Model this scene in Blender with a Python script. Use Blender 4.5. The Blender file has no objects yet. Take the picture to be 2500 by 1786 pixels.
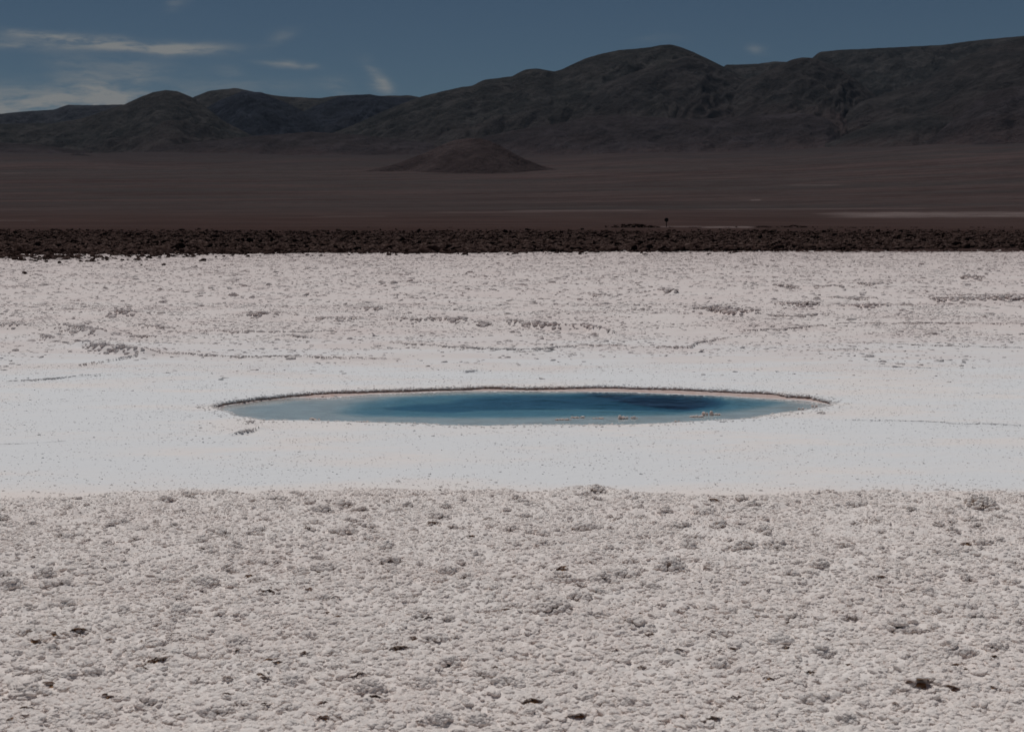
import bpy, math, random
import numpy as np
from math import radians, sin, cos, pi
random.seed(7)
RNG = np.random.default_rng(11)
S = bpy.context.scene
COL = S.collection

# ------------------------------------------------------------------ camera, sky, sun, exposure
CAM_H = 1.8
FOC = 3470.0                       # focal length in photo pixels (50 mm on a 36 mm frame, 2500 px)
HY = 556.0                         # photo row of the true horizon
PITCH = math.atan((893 - HY) / FOC)
cam_d = bpy.data.cameras.new('camera')
cam = bpy.data.objects.new('camera', cam_d); COL.objects.link(cam)
cam_d.sensor_width = 36; cam_d.lens = 36 * FOC / 2500
cam.location = (0, 0, CAM_H); cam.rotation_euler = (pi / 2 - PITCH, 0, 0)
cam_d.clip_start = 0.1; cam_d.clip_end = 90000
cam_d.dof.use_dof = True; cam_d.dof.focus_distance = 13.5; cam_d.dof.aperture_fstop = 6.3
S.camera = cam
SUN_EL, SUN_AZ = radians(68), radians(-28)
SKY_STRENGTH = 0.05
SUN_STRENGTH = 5.0
EXPOSURE = -1.19

def unp(px, py, z=0.0):
    """photo pixel -> point on the level z"""
    a, b = (px - 1250) / FOC, (893 - py) / FOC
    dx, dy, dz = a, cos(PITCH) + b * sin(PITCH), -sin(PITCH) + b * cos(PITCH)
    t = (z - CAM_H) / dz
    return dx * t, dy * t
def uv(px, py):
    """photo pixel -> (x/y, z/y) slopes of the ray"""
    a, b = (px - 1250) / FOC, (893 - py) / FOC
    dy, dz = cos(PITCH) + b * sin(PITCH), -sin(PITCH) + b * cos(PITCH)
    return a / dy, dz / dy

W = bpy.data.worlds.new('World'); S.world = W; W.use_nodes = True
wt = W.node_tree; wt.nodes.clear()
def N(t, typ, **kw):
    n = t.nodes.new(typ)
    for k, v in kw.items(): setattr(n, k, v)
    return n
def math_(t, op, a, b=None, c=None, clamp=False):
    n = N(t, 'ShaderNodeMath', operation=op, use_clamp=clamp)
    for i, v in enumerate((a, b, c)):
        if v is None: continue
        if isinstance(v, (int, float)): n.inputs[i].default_value = v
        else: t.links.new(v, n.inputs[i])
    return n.outputs[0]
def mixc(t, f, a, b, blend='MIX'):
    n = N(t, 'ShaderNodeMix', data_type='RGBA', blend_type=blend)
    for s, v in ((0, f), (6, a), (7, b)):
        if isinstance(v, (int, float)): n.inputs[s].default_value = v
        elif isinstance(v, tuple): n.inputs[s].default_value = (*v, 1) if len(v) == 3 else v
        else: t.links.new(v, n.inputs[s])
    return n.outputs[2]
sky = N(wt, 'ShaderNodeTexSky', sky_type='NISHITA', sun_disc=False)
sky.sun_elevation = SUN_EL; sky.sun_rotation = SUN_AZ; sky.altitude = 2300
sky.air_density = 0.9; sky.dust_density = 0.15; sky.ozone_density = 2.0
tcw = N(wt, 'ShaderNodeTexCoord')
sp = N(wt, 'ShaderNodeSeparateXYZ'); wt.links.new(tcw.outputs['Generated'], sp.inputs[0])
ysafe = math_(wt, 'MAXIMUM', sp.outputs[1], 0.05)
cu = math_(wt, 'DIVIDE', sp.outputs[0], ysafe); cv = math_(wt, 'DIVIDE', sp.outputs[2], ysafe)
cxy = N(wt, 'ShaderNodeCombineXYZ'); wt.links.new(cu, cxy.inputs[0]); wt.links.new(cv, cxy.inputs[1])
nzw = N(wt, 'ShaderNodeTexNoise'); nzw.inputs['Scale'].default_value = 34; nzw.inputs['Detail'].default_value = 5
mps = N(wt, 'ShaderNodeMapping'); mps.inputs['Scale'].default_value = (0.55, 1.5, 1)
wt.links.new(cxy.outputs[0], mps.inputs[0]); wt.links.new(mps.outputs[0], nzw.inputs['Vector'])
wrp = N(wt, 'ShaderNodeVectorMath', operation='MULTIPLY_ADD')
wt.links.new(nzw.outputs['Color'], wrp.inputs[0]); wrp.inputs[1].default_value = (0.030, 0.009, 0)
wt.links.new(cxy.outputs[0], wrp.inputs[2])
fine = N(wt, 'ShaderNodeTexNoise'); fine.inputs['Scale'].default_value = 60; fine.inputs['Detail'].default_value = 8
fine.inputs['Roughness'].default_value = 0.62
mpf = N(wt, 'ShaderNodeMapping'); mpf.inputs['Scale'].default_value = (0.5, 2.2, 1); mpf.inputs['Rotation'].default_value = (0, 0, 0.12)
wt.links.new(wrp.outputs[0], mpf.inputs[0]); wt.links.new(mpf.outputs[0], fine.inputs['Vector'])
fmul = N(wt, 'ShaderNodeMapRange'); fmul.inputs[1].default_value = 0.38; fmul.inputs[2].default_value = 0.60
wt.links.new(fine.outputs[0], fmul.inputs[0])
total = None
# wisps: photo px centre, half size px, tilt, strength
for (cx, cy, rx, ry, rot, st) in [
        (120, 92, 90, 9, 0.14, 1.0), (250, 109, 150, 14, 0.06, 1.1), (360, 113, 90, 10, 0.1, 0.8), (460, 119, 95, 13, 0.04, 1.1),
        (20, 110, 75, 10, 0.08, 0.6), (300, 170, 120, 32, 0.1, 0.32), (225, 212, 90, 36, 0.45, 0.55), (340, 180, 60, 22, -0.1, 0.3),
        (40, 262, 330, 42, 0.0, 1.1), (300, 252, 180, 30, 0.0, 0.6), (690, 157, 52, 7, 0.1, .75), (765, 163, 18, 5, 0, 0.45),
        (913, 190, 15, 36, -0.55, .6), (932, 208, 20, 14, 0.3, 0.5), (822, 214, 34, 18, 0.2, 0.35), (555, 178, 38, 14, 0.2, 0.25), (685, 94, 38, 14, -0.4, 0.28),
        (600, 212, 130, 16, 0, 0.22), (1852, 122, 24, 9, 0.25, 0.35), (435, 8, 30, 9, -0.5, 0.3), (1600, 95, 60, 10, -0.1, 0.14)]:
    u0, v0 = uv(cx, cy)
    m = N(wt, 'ShaderNodeMapping', vector_type='TEXTURE')
    m.inputs['Location'].default_value = (u0 + 0.015, v0 + 0.0045, 0)
    m.inputs['Rotation'].default_value = (0, 0, -rot)
    m.inputs['Scale'].default_value = (rx / FOC, ry / FOC, 1)
    wt.links.new(wrp.outputs[0], m.inputs[0])
    ln = N(wt, 'ShaderNodeVectorMath', operation='LENGTH'); wt.links.new(m.outputs[0], ln.inputs[0])
    g = math_(wt, 'MULTIPLY', ln.outputs['Value'], ln.outputs['Value'])
    g = math_(wt, 'POWER', 2.718, math_(wt, 'MULTIPLY', g, -0.9))
    g = math_(wt, 'MULTIPLY', g, st)
    total = g if total is None else math_(wt, 'ADD', total, g)
cm = math_(wt, 'MULTIPLY', total, math_(wt, 'MULTIPLY_ADD', fmul.outputs[0], 0.85, 0.15), clamp=True)
cm = math_(wt, 'MULTIPLY', cm, math_(wt, 'GREATER_THAN', sp.outputs[1], 0.3), clamp=True)
cm = math_(wt, 'MULTIPLY', cm, 1.0)
tint = mixc(wt, 1.0, sky.outputs[0], (0.83, 0.93, 0.92), 'MULTIPLY')
CLOUD_NODE_COL = (8.6, 9.0, 9.1)
cl = mixc(wt, cm, tint, CLOUD_NODE_COL)
bg = N(wt, 'ShaderNodeBackground'); bg.inputs['Strength'].default_value = SKY_STRENGTH
wo = N(wt, 'ShaderNodeOutputWorld')
wt.links.new(cl, bg.inputs[0]); wt.links.new(bg.outputs[0], wo.inputs[0])

sun_d = bpy.data.lights.new('sun', 'SUN'); sun_d.energy = SUN_STRENGTH; sun_d.angle = radians(0.53); sun_d.color = (1.0, 0.965, 0.93)
sun = bpy.data.objects.new('sun', sun_d); COL.objects.link(sun)
sun.rotation_euler = (pi / 2 - SUN_EL, 0, pi - SUN_AZ)      # lamp's +Z points back to the sun
sun.location = (-10, 20, 40)
S.view_settings.view_transform = 'Standard'; S.view_settings.look = 'None'
S.view_settings.exposure = EXPOSURE; S.view_settings.gamma = 1; S.view_settings.use_curve_mapping = False
S.render.engine = 'CYCLES'; S.cycles.max_bounces = 12; S.cycles.diffuse_bounces = 7

# ------------------------------------------------------------------ numpy noise
_perm = RNG.permutation(256).astype(np.int64); _perm = np.concatenate([_perm, _perm])
_ga = np.arange(256) * (2 * pi / 256); _gx, _gy = np.cos(_ga), np.sin(_ga)
def perlin(x, y):
    xi = np.floor(x).astype(np.int64); yi = np.floor(y).astype(np.int64)
    fx, fy = x - xi, y - yi
    u = fx * fx * fx * (fx * (fx * 6 - 15) + 10); v = fy * fy * fy * (fy * (fy * 6 - 15) + 10)
    def g(a, b, dx, dy):
        h = _perm[(_perm[(xi + a) & 255] + yi + b) & 255]
        return _gx[h] * dx + _gy[h] * dy
    n00, n10 = g(0, 0, fx, fy), g(1, 0, fx - 1, fy)
    n01, n11 = g(0, 1, fx, fy - 1), g(1, 1, fx - 1, fy - 1)
    return 1.4 * ((n00 * (1 - u) + n10 * u) * (1 - v) + (n01 * (1 - u) + n11 * u) * v)
def fbm(x, y, o=4, r=0.5):
    s = 0; a = 1; t = 0
    for i in range(o):
        s = s + a * perlin(x + 17.3 * i, y - 9.1 * i); t += a; a *= r; x = x * 2.03; y = y * 2.03
    return s / t
def ridged(x, y, o=4, r=0.5):
    s = 0; a = 1; t = 0
    for i in range(o):
        s = s + a * (1 - 2 * np.abs(perlin(x + 31.7 * i, y + 5.3 * i))); t += a; a *= r; x = x * 2.07; y = y * 2.07
    return s / t
def worley(x, y):
    xi = np.floor(x).astype(np.int64); yi = np.floor(y).astype(np.int64)
    best = np.full(x.shape, 9.0)
    for a in (-1, 0, 1):
        for b in (-1, 0, 1):
            h = _perm[(_perm[(xi + a) & 255] + yi + b) & 255]; h2 = _perm[h + 3]
            d = (xi + a + h / 256.0 - x) ** 2 + (yi + b + h2 / 256.0 - y) ** 2
            best = np.minimum(best, d)
    return np.sqrt(best)
def sstep(a, b, x):
    t = np.clip((x - a) / (b - a), 0, 1); return t * t * (3 - 2 * t)
def hash3noise(P, s, seed=0):
    """cheap 3-D lumps: sum of three planar perlins"""
    return (perlin(P[:, 0] * s + seed, P[:, 1] * s) + perlin(P[:, 1] * s + seed, P[:, 2] * s + 4) + perlin(P[:, 2] * s - seed, P[:, 0] * s + 8)) / 1.7

# ------------------------------------------------------------------ mesh helpers
def mesh_np(name, V, F, mats, smooth=True, midx=None):
    me = bpy.data.meshes.new(name)
    V = np.asarray(V, dtype=np.float32); F = np.asarray(F, dtype=np.int32)
    me.vertices.add(len(V)); me.vertices.foreach_set('co', V.ravel())
    k = F.shape[1]
    me.loops.add(F.size); me.loops.foreach_set('vertex_index', F.ravel())
    me.polygons.add(len(F))
    me.polygons.foreach_set('loop_start', np.arange(0, F.size, k, dtype=np.int32))
    if smooth: me.polygons.foreach_set('use_smooth', np.ones(len(F), dtype=bool))
    for m in (mats if isinstance(mats, (list, tuple)) else [mats]): me.materials.append(m)
    if midx is not None: me.polygons.foreach_set('material_index', np.asarray(midx, dtype=np.int32))
    me.update(calc_edges=True); me.validate()
    return me
def link(name, me, parent=None, loc=None, **props):
    o = bpy.data.objects.new(name, me); COL.objects.link(o)
    if loc is not None: o.location = loc
    if parent is not None: o.parent = parent
    for k, v in props.items(): o[k] = v
    return o
def grid_faces(nr, nc, keep=None):
    i = np.arange(nr - 1)[:, None] * nc + np.arange(nc - 1)[None, :]
    F = np.stack([i, i + 1, i + nc + 1, i + nc], -1)
    if keep is not None: return F[keep]
    return F.reshape(-1, 4)
def set_attr(me, name, arr):
    a = me.attributes.new(name, 'FLOAT', 'POINT'); a.data.foreach_set('value', np.asarray(arr, dtype=np.float32).ravel())
def icosphere(sub):
    import bmesh
    bm = bmesh.new(); bmesh.ops.create_icosphere(bm, subdivisions=sub, radius=1)
    V = np.array([v.co[:] for v in bm.verts]); F = np.array([[v.index for v in f.verts] for f in bm.faces]); bm.free()
    return V, F

# ------------------------------------------------------------------ materials
def mat(name):
    m = bpy.data.materials.new(name); m.use_nodes = True; t = m.node_tree; t.nodes.clear()
    out = N(t, 'ShaderNodeOutputMaterial'); b = N(t, 'ShaderNodeBsdfPrincipled'); t.links.new(b.outputs[0], out.inputs[0])
    b.inputs['Specular IOR Level'].default_value = 0.0; b.inputs['Roughness'].default_value = 0.95
    return m, t, b, out
def noise(t, vec, scale, detail=4, rough=0.55, sc=None):
    if sc is not None:
        mp = N(t, 'ShaderNodeMapping'); mp.inputs['Scale'].default_value = sc; t.links.new(vec, mp.inputs[0]); vec = mp.outputs[0]
    n = N(t, 'ShaderNodeTexNoise'); n.inputs['Scale'].default_value = scale; n.inputs['Detail'].default_value = detail
    n.inputs['Roughness'].default_value = rough; t.links.new(vec, n.inputs['Vector']); return n.outputs[0]
def ramp(t, f, a, b, lo=0.0, hi=1.0):
    n = N(t, 'ShaderNodeMapRange'); n.inputs[1].default_value = a; n.inputs[2].default_value = b
    n.inputs[3].default_value = lo; n.inputs[4].default_value = hi; t.links.new(f, n.inputs[0]); return n.outputs[0]
def bump(t, b, h, strength, dist, prev=None):
    n = N(t, 'ShaderNodeBump'); n.inputs['Strength'].default_value = strength; n.inputs['Distance'].default_value = dist
    t.links.new(h, n.inputs['Height'])
    if prev is not None: t.links.new(prev, n.inputs['Normal'])
    t.links.new(n.outputs[0], b.inputs['Normal']); return n.outputs[0]

def salt_material(name, pink=(0.745, 0.675, 0.655), white=(0.79, 0.75, 0.735), pure=(0.775, 0.782, 0.792), grey=(0.70, 0.70, 0.705), instance=False):
    m, t, b, o = mat(name)
    geo = N(t, 'ShaderNodeNewGeometry'); pos = geo.outputs['Position']
    n1 = noise(t, pos, 1.3, 5); n2 = noise(t, pos, 9.0, 4); n3 = noise(t, pos, 0.55, 5, 0.6)
    c = mixc(t, ramp(t, n1, 0.38, 0.62), white, pink)
    c = mixc(t, ramp(t, n2, 0.55, 0.75, 0, 0.6), c, grey)
    c = mixc(t, 0.65, c, (0.89, 0.815, 0.76)) if instance else mixc(t, 0.65, c, (0.89, 0.82, 0.77))
    n4 = noise(t, pos, 24, 4); c = mixc(t, ramp(t, n4, 0.5, 0.72, 0, 0.4), c, (0.76, 0.645, 0.60))
    # the clean white salt sheet round the pool lies between the two weathered fields
    spx = N(t, 'ShaderNodeSeparateXYZ'); t.links.new(pos, spx.inputs[0])
    yw = math_(t, 'MULTIPLY_ADD', n3, 3.0, math_(t, 'ADD', spx.outputs[1], -1.5))
    mnear = ramp(t, spx.outputs[1], 9.55, 9.95); mfar = ramp(t, yw, 17.0, 25.0, 1, 0)
    mp = math_(t, 'MULTIPLY', mnear, mfar)
    if instance: mp = math_(t, 'MULTIPLY', mp, 0.55)
    st = ramp(t, noise(t, pos, 1.0, 5, 0.6, (0.35, 0.9, 1)), 0.40, 0.58, 0.20, 1.0)
    c = mixc(t, math_(t, 'MULTIPLY', mp, st), c, pure)
    # sparse dull brown dust in the far weathered field
    c = mixc(t, math_(t, 'MULTIPLY', ramp(t, spx.outputs[1], 16, 20), 0.8), c, mixc(t, ramp(t, n3, .4, .6), (0.73, 0.675, 0.655), (0.69, 0.615, 0.595)))
    mfar2 = ramp(t, spx.outputs[1], 30, 100, 0, 0.55)
    c = mixc(t, mfar2, c, (0.56, 0.475, 0.455))
    c = mixc(t, math_(t, 'MULTIPLY', mp, st), c, pure)
    t.links.new(c, b.inputs['Base Color'])
    h1 = noise(t, pos, 120 if instance else 55, 5, 0.65)
    p = bump(t, b, h1, 0.55, 0.006)
    if not instance:
        h2 = noise(t, pos, 9, 4, 0.6); bump(t, b, h2, 0.5, 0.02, p)
    return m
M_SALT = salt_material('salt_crust'); M_NOD = salt_material('salt_nodule', instance=True)
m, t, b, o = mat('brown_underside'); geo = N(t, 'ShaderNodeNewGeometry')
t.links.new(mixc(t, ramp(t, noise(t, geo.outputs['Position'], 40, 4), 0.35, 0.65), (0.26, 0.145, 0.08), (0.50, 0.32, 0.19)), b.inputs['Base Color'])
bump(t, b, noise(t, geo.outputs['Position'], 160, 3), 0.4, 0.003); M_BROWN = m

def rock_material(name, a, c_, top_tone):
    m, t, b, o = mat(name); geo = N(t, 'ShaderNodeNewGeometry'); oi = N(t, 'ShaderNodeObjectInfo')
    c = mixc(t, ramp(t, noise(t, geo.outputs['Position'], 1.7, 4), 0.35, 0.65), a, c_)
    sn = N(t, 'ShaderNodeSeparateXYZ'); t.links.new(geo.outputs['Normal'], sn.inputs[0])
    f = math_(t, 'MULTIPLY', ramp(t, sn.outputs[2], 0.5, 0.95), ramp(t, noise(t, geo.outputs['Position'], 5, 3), 0.45, 0.62))
    c = mixc(t, math_(t, 'MULTIPLY', f, 0.6), c, top_tone)  # paler tone laid in patches over the upward faces
    t.links.new(c, b.inputs['Base Color']); bump(t, b, noise(t, geo.outputs['Position'], 22, 4), 0.6, 0.03)
    return m
M_ROCK = rock_material('dark_rock', (0.020, 0.0118, 0.0105), (0.054, 0.034, 0.029), (0.15, 0.11, 0.10))

# ------------------------------------------------------------------ ground functions
def Ppts(L, z=0.0): return np.array([unp(a, b, z) for a, b in L])
EDGE = Ppts([(-400, 1225), (0, 1218), (450, 1207), (900, 1203), (1250, 1200), (1700, 1213), (1950, 1209), (2250, 1199), (2500, 1190), (2900, 1180)])
def near_mask(x, y):
    e = np.interp(x, EDGE[:, 0], EDGE[:, 1]) + 0.26 * perlin(x * 0.9, y * 0 + 3.3) + 0.14 * perlin(x * 2.9, y * 0 + 5.3) + 0.05 * perlin(x * 7, y * 0 + 9)
    return sstep(0.10, -0.12, y - e)
# pressure ridges: polyline in photo px, height m, lumpiness
RIDGES = [
    ([(960, 786), (1010, 789), (1080, 787), (1155, 791)], 0.09, 1.0), ([(1160, 797), (1200, 800)], 0.09, 1.0),
    ([(1240, 793), (1294, 799), (1360, 805), (1431, 805), (1470, 815), (1500, 822)], 0.11, 1.1),
    ([(140, 806), (190, 812), (250, 822)], 0.12, 1.1), ([(100, 826), (130, 834)], 0.08, 0.9),
    ([(200, 844), (240, 856), (300, 862), (350, 868)], 0.10, 1.1), ([(352, 865), (460, 868), (577, 875), (680, 874), (770, 876), (935, 880)], 0.035, 0.55),
    ([(190, 896), (260, 885), (335, 872)], 0.035, 0.6), ([(16, 934), (110, 928), (193, 920), (247, 916)], 0.02, 0.35),
    ([(957, 841), (1045, 847), (1150, 853), (1250, 857), (1310, 858), (1360, 851), (1415, 847), (1520, 846)], 0.035, 0.6),
    ([(1558, 850), (1620, 851), (1685, 851), (1701, 840), (1789, 826)], 0.035, 0.6), ([(1805, 812), (1910, 808), (1970, 803), (2020, 799)], 0.045, 0.7),
    ([(2042, 791), (2185, 793), (2300, 791), (2405, 793), (2520, 795)], 0.035, 0.6),
    ([(1690, 764), (1745, 763), (1800, 770), (1855, 772)], 0.12, 1.2), ([(1860, 773), (1937, 775), (2030, 770)], 0.05, 0.7),
    ([(2267, 737), (2330, 738), (2400, 738), (2560, 737)], 0.12, 1.1), ([(2290, 725), (2400, 727), (2520, 724)], 0.07, 0.9),
    ([(2064, 837), (2180, 841), (2295, 847), (2520, 851)], 0.02, 0.35), ([(1877, 705), (1948, 706)], 0.12, 1.0), ([(1987, 706), (2064, 707)], 0.12, 1.0),
    ([(2075, 696), (2168, 698)], 0.09, 0.9), ([(1607, 715), (1655, 718)], 0.12, 0.9), ([(2025, 732), (2141, 734)], 0.08, 0.8),
    ([(1893, 748), (2003, 748)], 0.09, 0.9), ([(2042, 752), (2229, 750)], 0.08, 0.8), ([(1440, 727), (1490, 728)], 0.1, 0.9),
    ([(264, 772), (330, 773)], 0.11, 1.0), ([(600, 777), (660, 779)], 0.13, 1.1), ([(770, 783), (880, 785)], 0.07, 0.8),
    ([(-20, 802), (44, 806)], 0.11, 1.0), ([(319, 827), (385, 829)], 0.06, 0.8), ([(495, 812), (650, 814), (825, 814)], 0.04, 0.6),
    ([(880, 758), (935, 761)], 0.09, 0.8), ([(690, 822), (760, 830)], 0.05, 0.6), ([(340, 800), (410, 806)], 0.07, 0.8), ([(2345, 683), (2400, 685)], 0.16, 1.1),
    ([(1995, 1011), (2015, 1010)], 0.02, 0.4), ([(2079, 1026), (2200, 1029), (2300, 1033), (2520, 1041)], 0.014, 0.35),
    ([(568, 1064), (590, 1060), (617, 1055), (633, 1047)], 0.03, 0.55), ([(600, 1036), (622, 1034)], 0.03, 0.5), ([(1130, 911), (1165, 909)], 0.03, 0.4),
    ([(1320, 858), (1250, 862)], 0.02, 0.4), ([(2020, 856), (2080, 854)], 0.02, 0.4), ([(2100, 893), (2300, 900)], 0.01, 0.25), ([(0, 1085), (160, 1078)], 0.008, 0.25),
]
RW = []
for L, h, l in RIDGES:
    A = Ppts(L); A = A[np.argsort(A[:, 0])]; RW.append((A, h, l))
def crust_z(x, y):
    m = near_mask(x, y)
    far = sstep(18, 27, y)
    z = m * (0.022 + 0.030 * fbm(x * 1.1, y * 1.1, 3) + 0.034 * fbm(x * 4.5 + 5, y * 4.5, 3) + 0.012 * (0.5 - worley(x * 16, y * 16)) + 0.012 * fbm(x * 11, y * 11, 3))
    z = z + (1 - m) * 0.004 * fbm(x * 3, y * 3, 3) + far * (0.035 * fbm(x * 0.8, y * 0.8, 4) + 0.03 * (0.45 - worley(x * 3.5, y * 3.5)))
    for A, h, l in RW:
        x0, x1 = A[0, 0], A[-1, 0]; s = 0.25 if h > 0.03 else 0.12
        wx = sstep(x0 - s, x0 + s * .3, x) * sstep(x1 + s, x1 - s * .3, x)
        dy = y - (np.interp(x, A[:, 0], A[:, 1]) + 0.06 * perlin(x * 5, y * 0 + h * 90))
        z = z + wx * h * 0.9 * np.where(dy < 0, np.exp(-(dy / (h * 1.2)) ** 2), np.exp(-dy / (h * 7)))
    return z

# ------------------------------------------------------------------ the pool outline
WZ = -0.036
FAR_RIM = [(515, 991), (543, 983), (586, 976), (628, 970), (691, 964), (755, 959), (797, 956), (878, 953), (1008, 949), (1114, 946), (1184, 943), (1280, 945),
           (1362, 944), (1456, 942), (1549, 945), (1624, 946), (1699, 949), (1811, 954), (1886, 958), (1923, 964), (1979, 967), (2009, 975), (2046, 982)]
NEAR_RIM = [(2028, 990), (1994, 998), (1961, 1003), (1904, 1009), (1848, 1021), (1792, 1024), (1699, 1029), (1624, 1034), (1549, 1036), (1437, 1038), (1250, 1039),
            (1184, 1040), (1096, 1039), (1026, 1035), (920, 1032), (814, 1029), (726, 1027), (638, 1027), (603, 1020), (579, 1016), (550, 1006), (525, 997)]
FAR_WATER = [(538, 994), (586, 986), (638, 978), (709, 972), (797, 973), (832, 970), (902, 964), (1008, 960), (1114, 956), (1250, 956), (1400, 957), (1549, 959),
             (1661, 964), (1774, 968), (1886, 975), (1961, 979), (2020, 988)]
rimP = np.concatenate([Ppts(FAR_RIM), Ppts(NEAR_RIM)])
nearW = Ppts(NEAR_RIM); nearW[:, 1] -= 0.10
watP = np.concatenate([Ppts(FAR_WATER, WZ), nearW])
def resample(P, n, jit=0.0, f=3.0):
    Q = np.vstack([P, P[:1]]); d = np.r_[0, np.cumsum(np.hypot(*np.diff(Q, axis=0).T))]
    s = np.linspace(0, d[-1], n, endpoint=False)
    R = np.stack([np.interp(s, d, Q[:, 0]), np.interp(s, d, Q[:, 1])], 1)
    if jit:
        T = np.roll(R, -1, 0) - np.roll(R, 1, 0); T /= np.hypot(*T.T)[:, None]; Nn = np.stack([T[:, 1], -T[:, 0]], 1)
        j = jit * (fbm(s * f, s * 0 + 1.7, 4, 0.6))
        R = R + Nn * j[:, None]
    return R
def sdist(P, x, y):
    """signed distance to a polygon, negative inside"""
    sh = x.shape; x = x.ravel(); y = y.ravel(); best = np.full(x.shape, 1e9); ins = np.zeros(x.shape, bool)
    A = P; B = np.roll(P, -1, 0)
    for (ax, ay), (bx, by) in zip(A, B):
        ex, ey = bx - ax, by - ay; L = ex * ex + ey * ey + 1e-12
        tt = np.clip(((x - ax) * ex + (y - ay) * ey) / L, 0, 1)
        best = np.minimum(best, (x - ax - tt * ex) ** 2 + (y - ay - tt * ey) ** 2)
        c = (ay > y) != (by > y)
        ins ^= c & (x < (bx - ax) * (y - ay) / (by - ay + 1e-12) + ax)
    d = np.sqrt(best); return np.where(ins, -d, d).reshape(sh)
RIM = resample(rimP, 900, 0.075, 1.3)
# orient the rim so that the outward normal is known
area = np.sum(RIM[:, 0] * np.roll(RIM[:, 1], -1) - np.roll(RIM[:, 0], -1) * RIM[:, 1])
if area < 0: RIM = RIM[::-1].copy()
RIMC = RIM[::4]

# ------------------------------------------------------------------ salt flat sheet
ys = np.concatenate([np.arange(3.7, 10.2, 0.016), np.arange(10.2, 18, 0.036), CAM_H * 1421 / np.arange(142, 21.5, -0.62)])
ys = np.unique(ys); us = np.linspace(-0.43, 0.43, 800)
Y, U = np.meshgrid(ys, us, indexing='ij'); X = U * Y
Z = crust_z(X, Y)
fr = (Y > 12.2) & (Y < 17.4)
sd = np.full(X.shape, 5.0); sd[fr] = sdist(RIMC, X[fr], Y[fr])
Z = Z * sstep(0.0, 0.25, sd) - 0.004 * (sd < 0.2)
Fi = (sd > 0.05)
keep = Fi[:-1, :-1] & Fi[1:, :-1] & Fi[:-1, 1:] & Fi[1:, 1:]
me = mesh_np('salt_flat', np.stack([X, Y, Z], -1).reshape(-1, 3), grid_faces(len(ys), len(us), keep), M_SALT)
salt = link('salt_flat', me, kind='structure')

# rim: skirt on the sheet, lip with a broken edge, dark undercut, wall down into the pool
n = len(RIM); T = np.roll(RIM, -1, 0) - np.roll(RIM, 1, 0); T /= np.hypot(*T.T)[:, None]
OUT = np.stack([T[:, 1], -T[:, 0]], 1); ss = np.arange(n) * 0.013
lipn = 0.5 + 0.5 * fbm(ss * 9, ss * 0 + 2, 4, 0.65)
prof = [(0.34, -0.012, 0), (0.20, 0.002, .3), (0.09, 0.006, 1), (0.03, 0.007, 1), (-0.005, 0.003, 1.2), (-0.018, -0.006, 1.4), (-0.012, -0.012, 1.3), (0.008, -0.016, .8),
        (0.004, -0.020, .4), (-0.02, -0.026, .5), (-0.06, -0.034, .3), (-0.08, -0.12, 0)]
V = []
for k, (o_, z_, j) in enumerate(prof):
    jz = 0.007 * j * fbm(ss * 14 + k * 3.1, ss * 0 + k, 3); jo = 0.016 * j * (lipn - 0.5) * 2
    P2 = RIM + OUT * (o_ + jo)[:, None] if np.ndim(jo) else RIM + OUT * o_
    V.append(np.concatenate([P2, (z_ + jz)[:, None]], 1))
V = np.stack(V)
nr = len(prof); i = np.arange(nr - 1)[:, None] * n + np.arange(n)[None, :]; j = np.arange(nr - 1)[:, None] * n + (np.arange(n) + 1)[None, :] % n
F = np.stack([i, j, j + n, i + n], -1).reshape(-1, 4)
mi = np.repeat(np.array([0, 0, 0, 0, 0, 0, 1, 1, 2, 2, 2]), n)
# wall salt is pinkish brown
m, t, b, o = mat('pool_wall_salt'); geo = N(t, 'ShaderNodeNewGeometry')
t.links.new(mixc(t, ramp(t, noise(t, geo.outputs['Position'], 14, 4), 0.35, 0.65), (0.50, 0.38, 0.34), (0.68, 0.58, 0.54)), b.inputs['Base Color'])
bump(t, b, noise(t, geo.outputs['Position'], 90, 4), 0.6, 0.006); M_WALL = m
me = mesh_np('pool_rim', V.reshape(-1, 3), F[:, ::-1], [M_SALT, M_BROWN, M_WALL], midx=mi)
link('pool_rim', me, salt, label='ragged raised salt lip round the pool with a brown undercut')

# basin: shelf, turquoise step and deep blue hollow (depths as seen through flat water)
DEEP = Ppts([(935, 1000), (1010, 991), (1096, 988), (1113, 979), (1184, 973), (1300, 968), (1450, 966), (1600, 968), (1720, 974), (1775, 988), (1766, 1000), (1661, 1010),
             (1586, 1007), (1437, 1003), (1280, 1005), (1166, 1007), (1106, 1012), (955, 1006)], WZ - 0.040)
MID = Ppts([(850, 1008), (890, 988), (960, 975), (1060, 966), (1250, 961), (1500, 963), (1650, 969), (1800, 975), (1900, 984), (1830, 997), (1760, 1006), (1640, 1013),
            (1450, 1016), (1250, 1019), (1120, 1019), (1000, 1017), (900, 1016)], WZ - 0.016)
x0, x1 = rimP[:, 0].min() - .3, rimP[:, 0].max() + .3; y0, y1 = rimP[:, 1].min() - .3, rimP[:, 1].max() + .3
gx = np.linspace(x0, x1, 420); gy = np.linspace(y0, y1, 230); GY, GX = np.meshgrid(gy, gx, indexing='ij')
wob = 0.05 * fbm(GX * 1.5, GY * 3, 4)
sdw = sdist(resample(watP, 260, 0.02, 3), GX, GY); sdm = sdist(MID, GX + wob, GY + wob) ; sdd = sdist(DEEP, GX + wob * 1.6, GY + wob)
REFL_DEEP = Ppts([(1380, 961), (1450, 972), (1530, 984), (1600, 996), (1680, 1003), (1735, 992), (1765, 972), (1700, 965), (1550, 958)], WZ - .05)  # extra hollow added to darken the water like the hill's reflection
sd2 = sdist(REFL_DEEP, GX + wob * 1.3, GY + wob)
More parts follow.
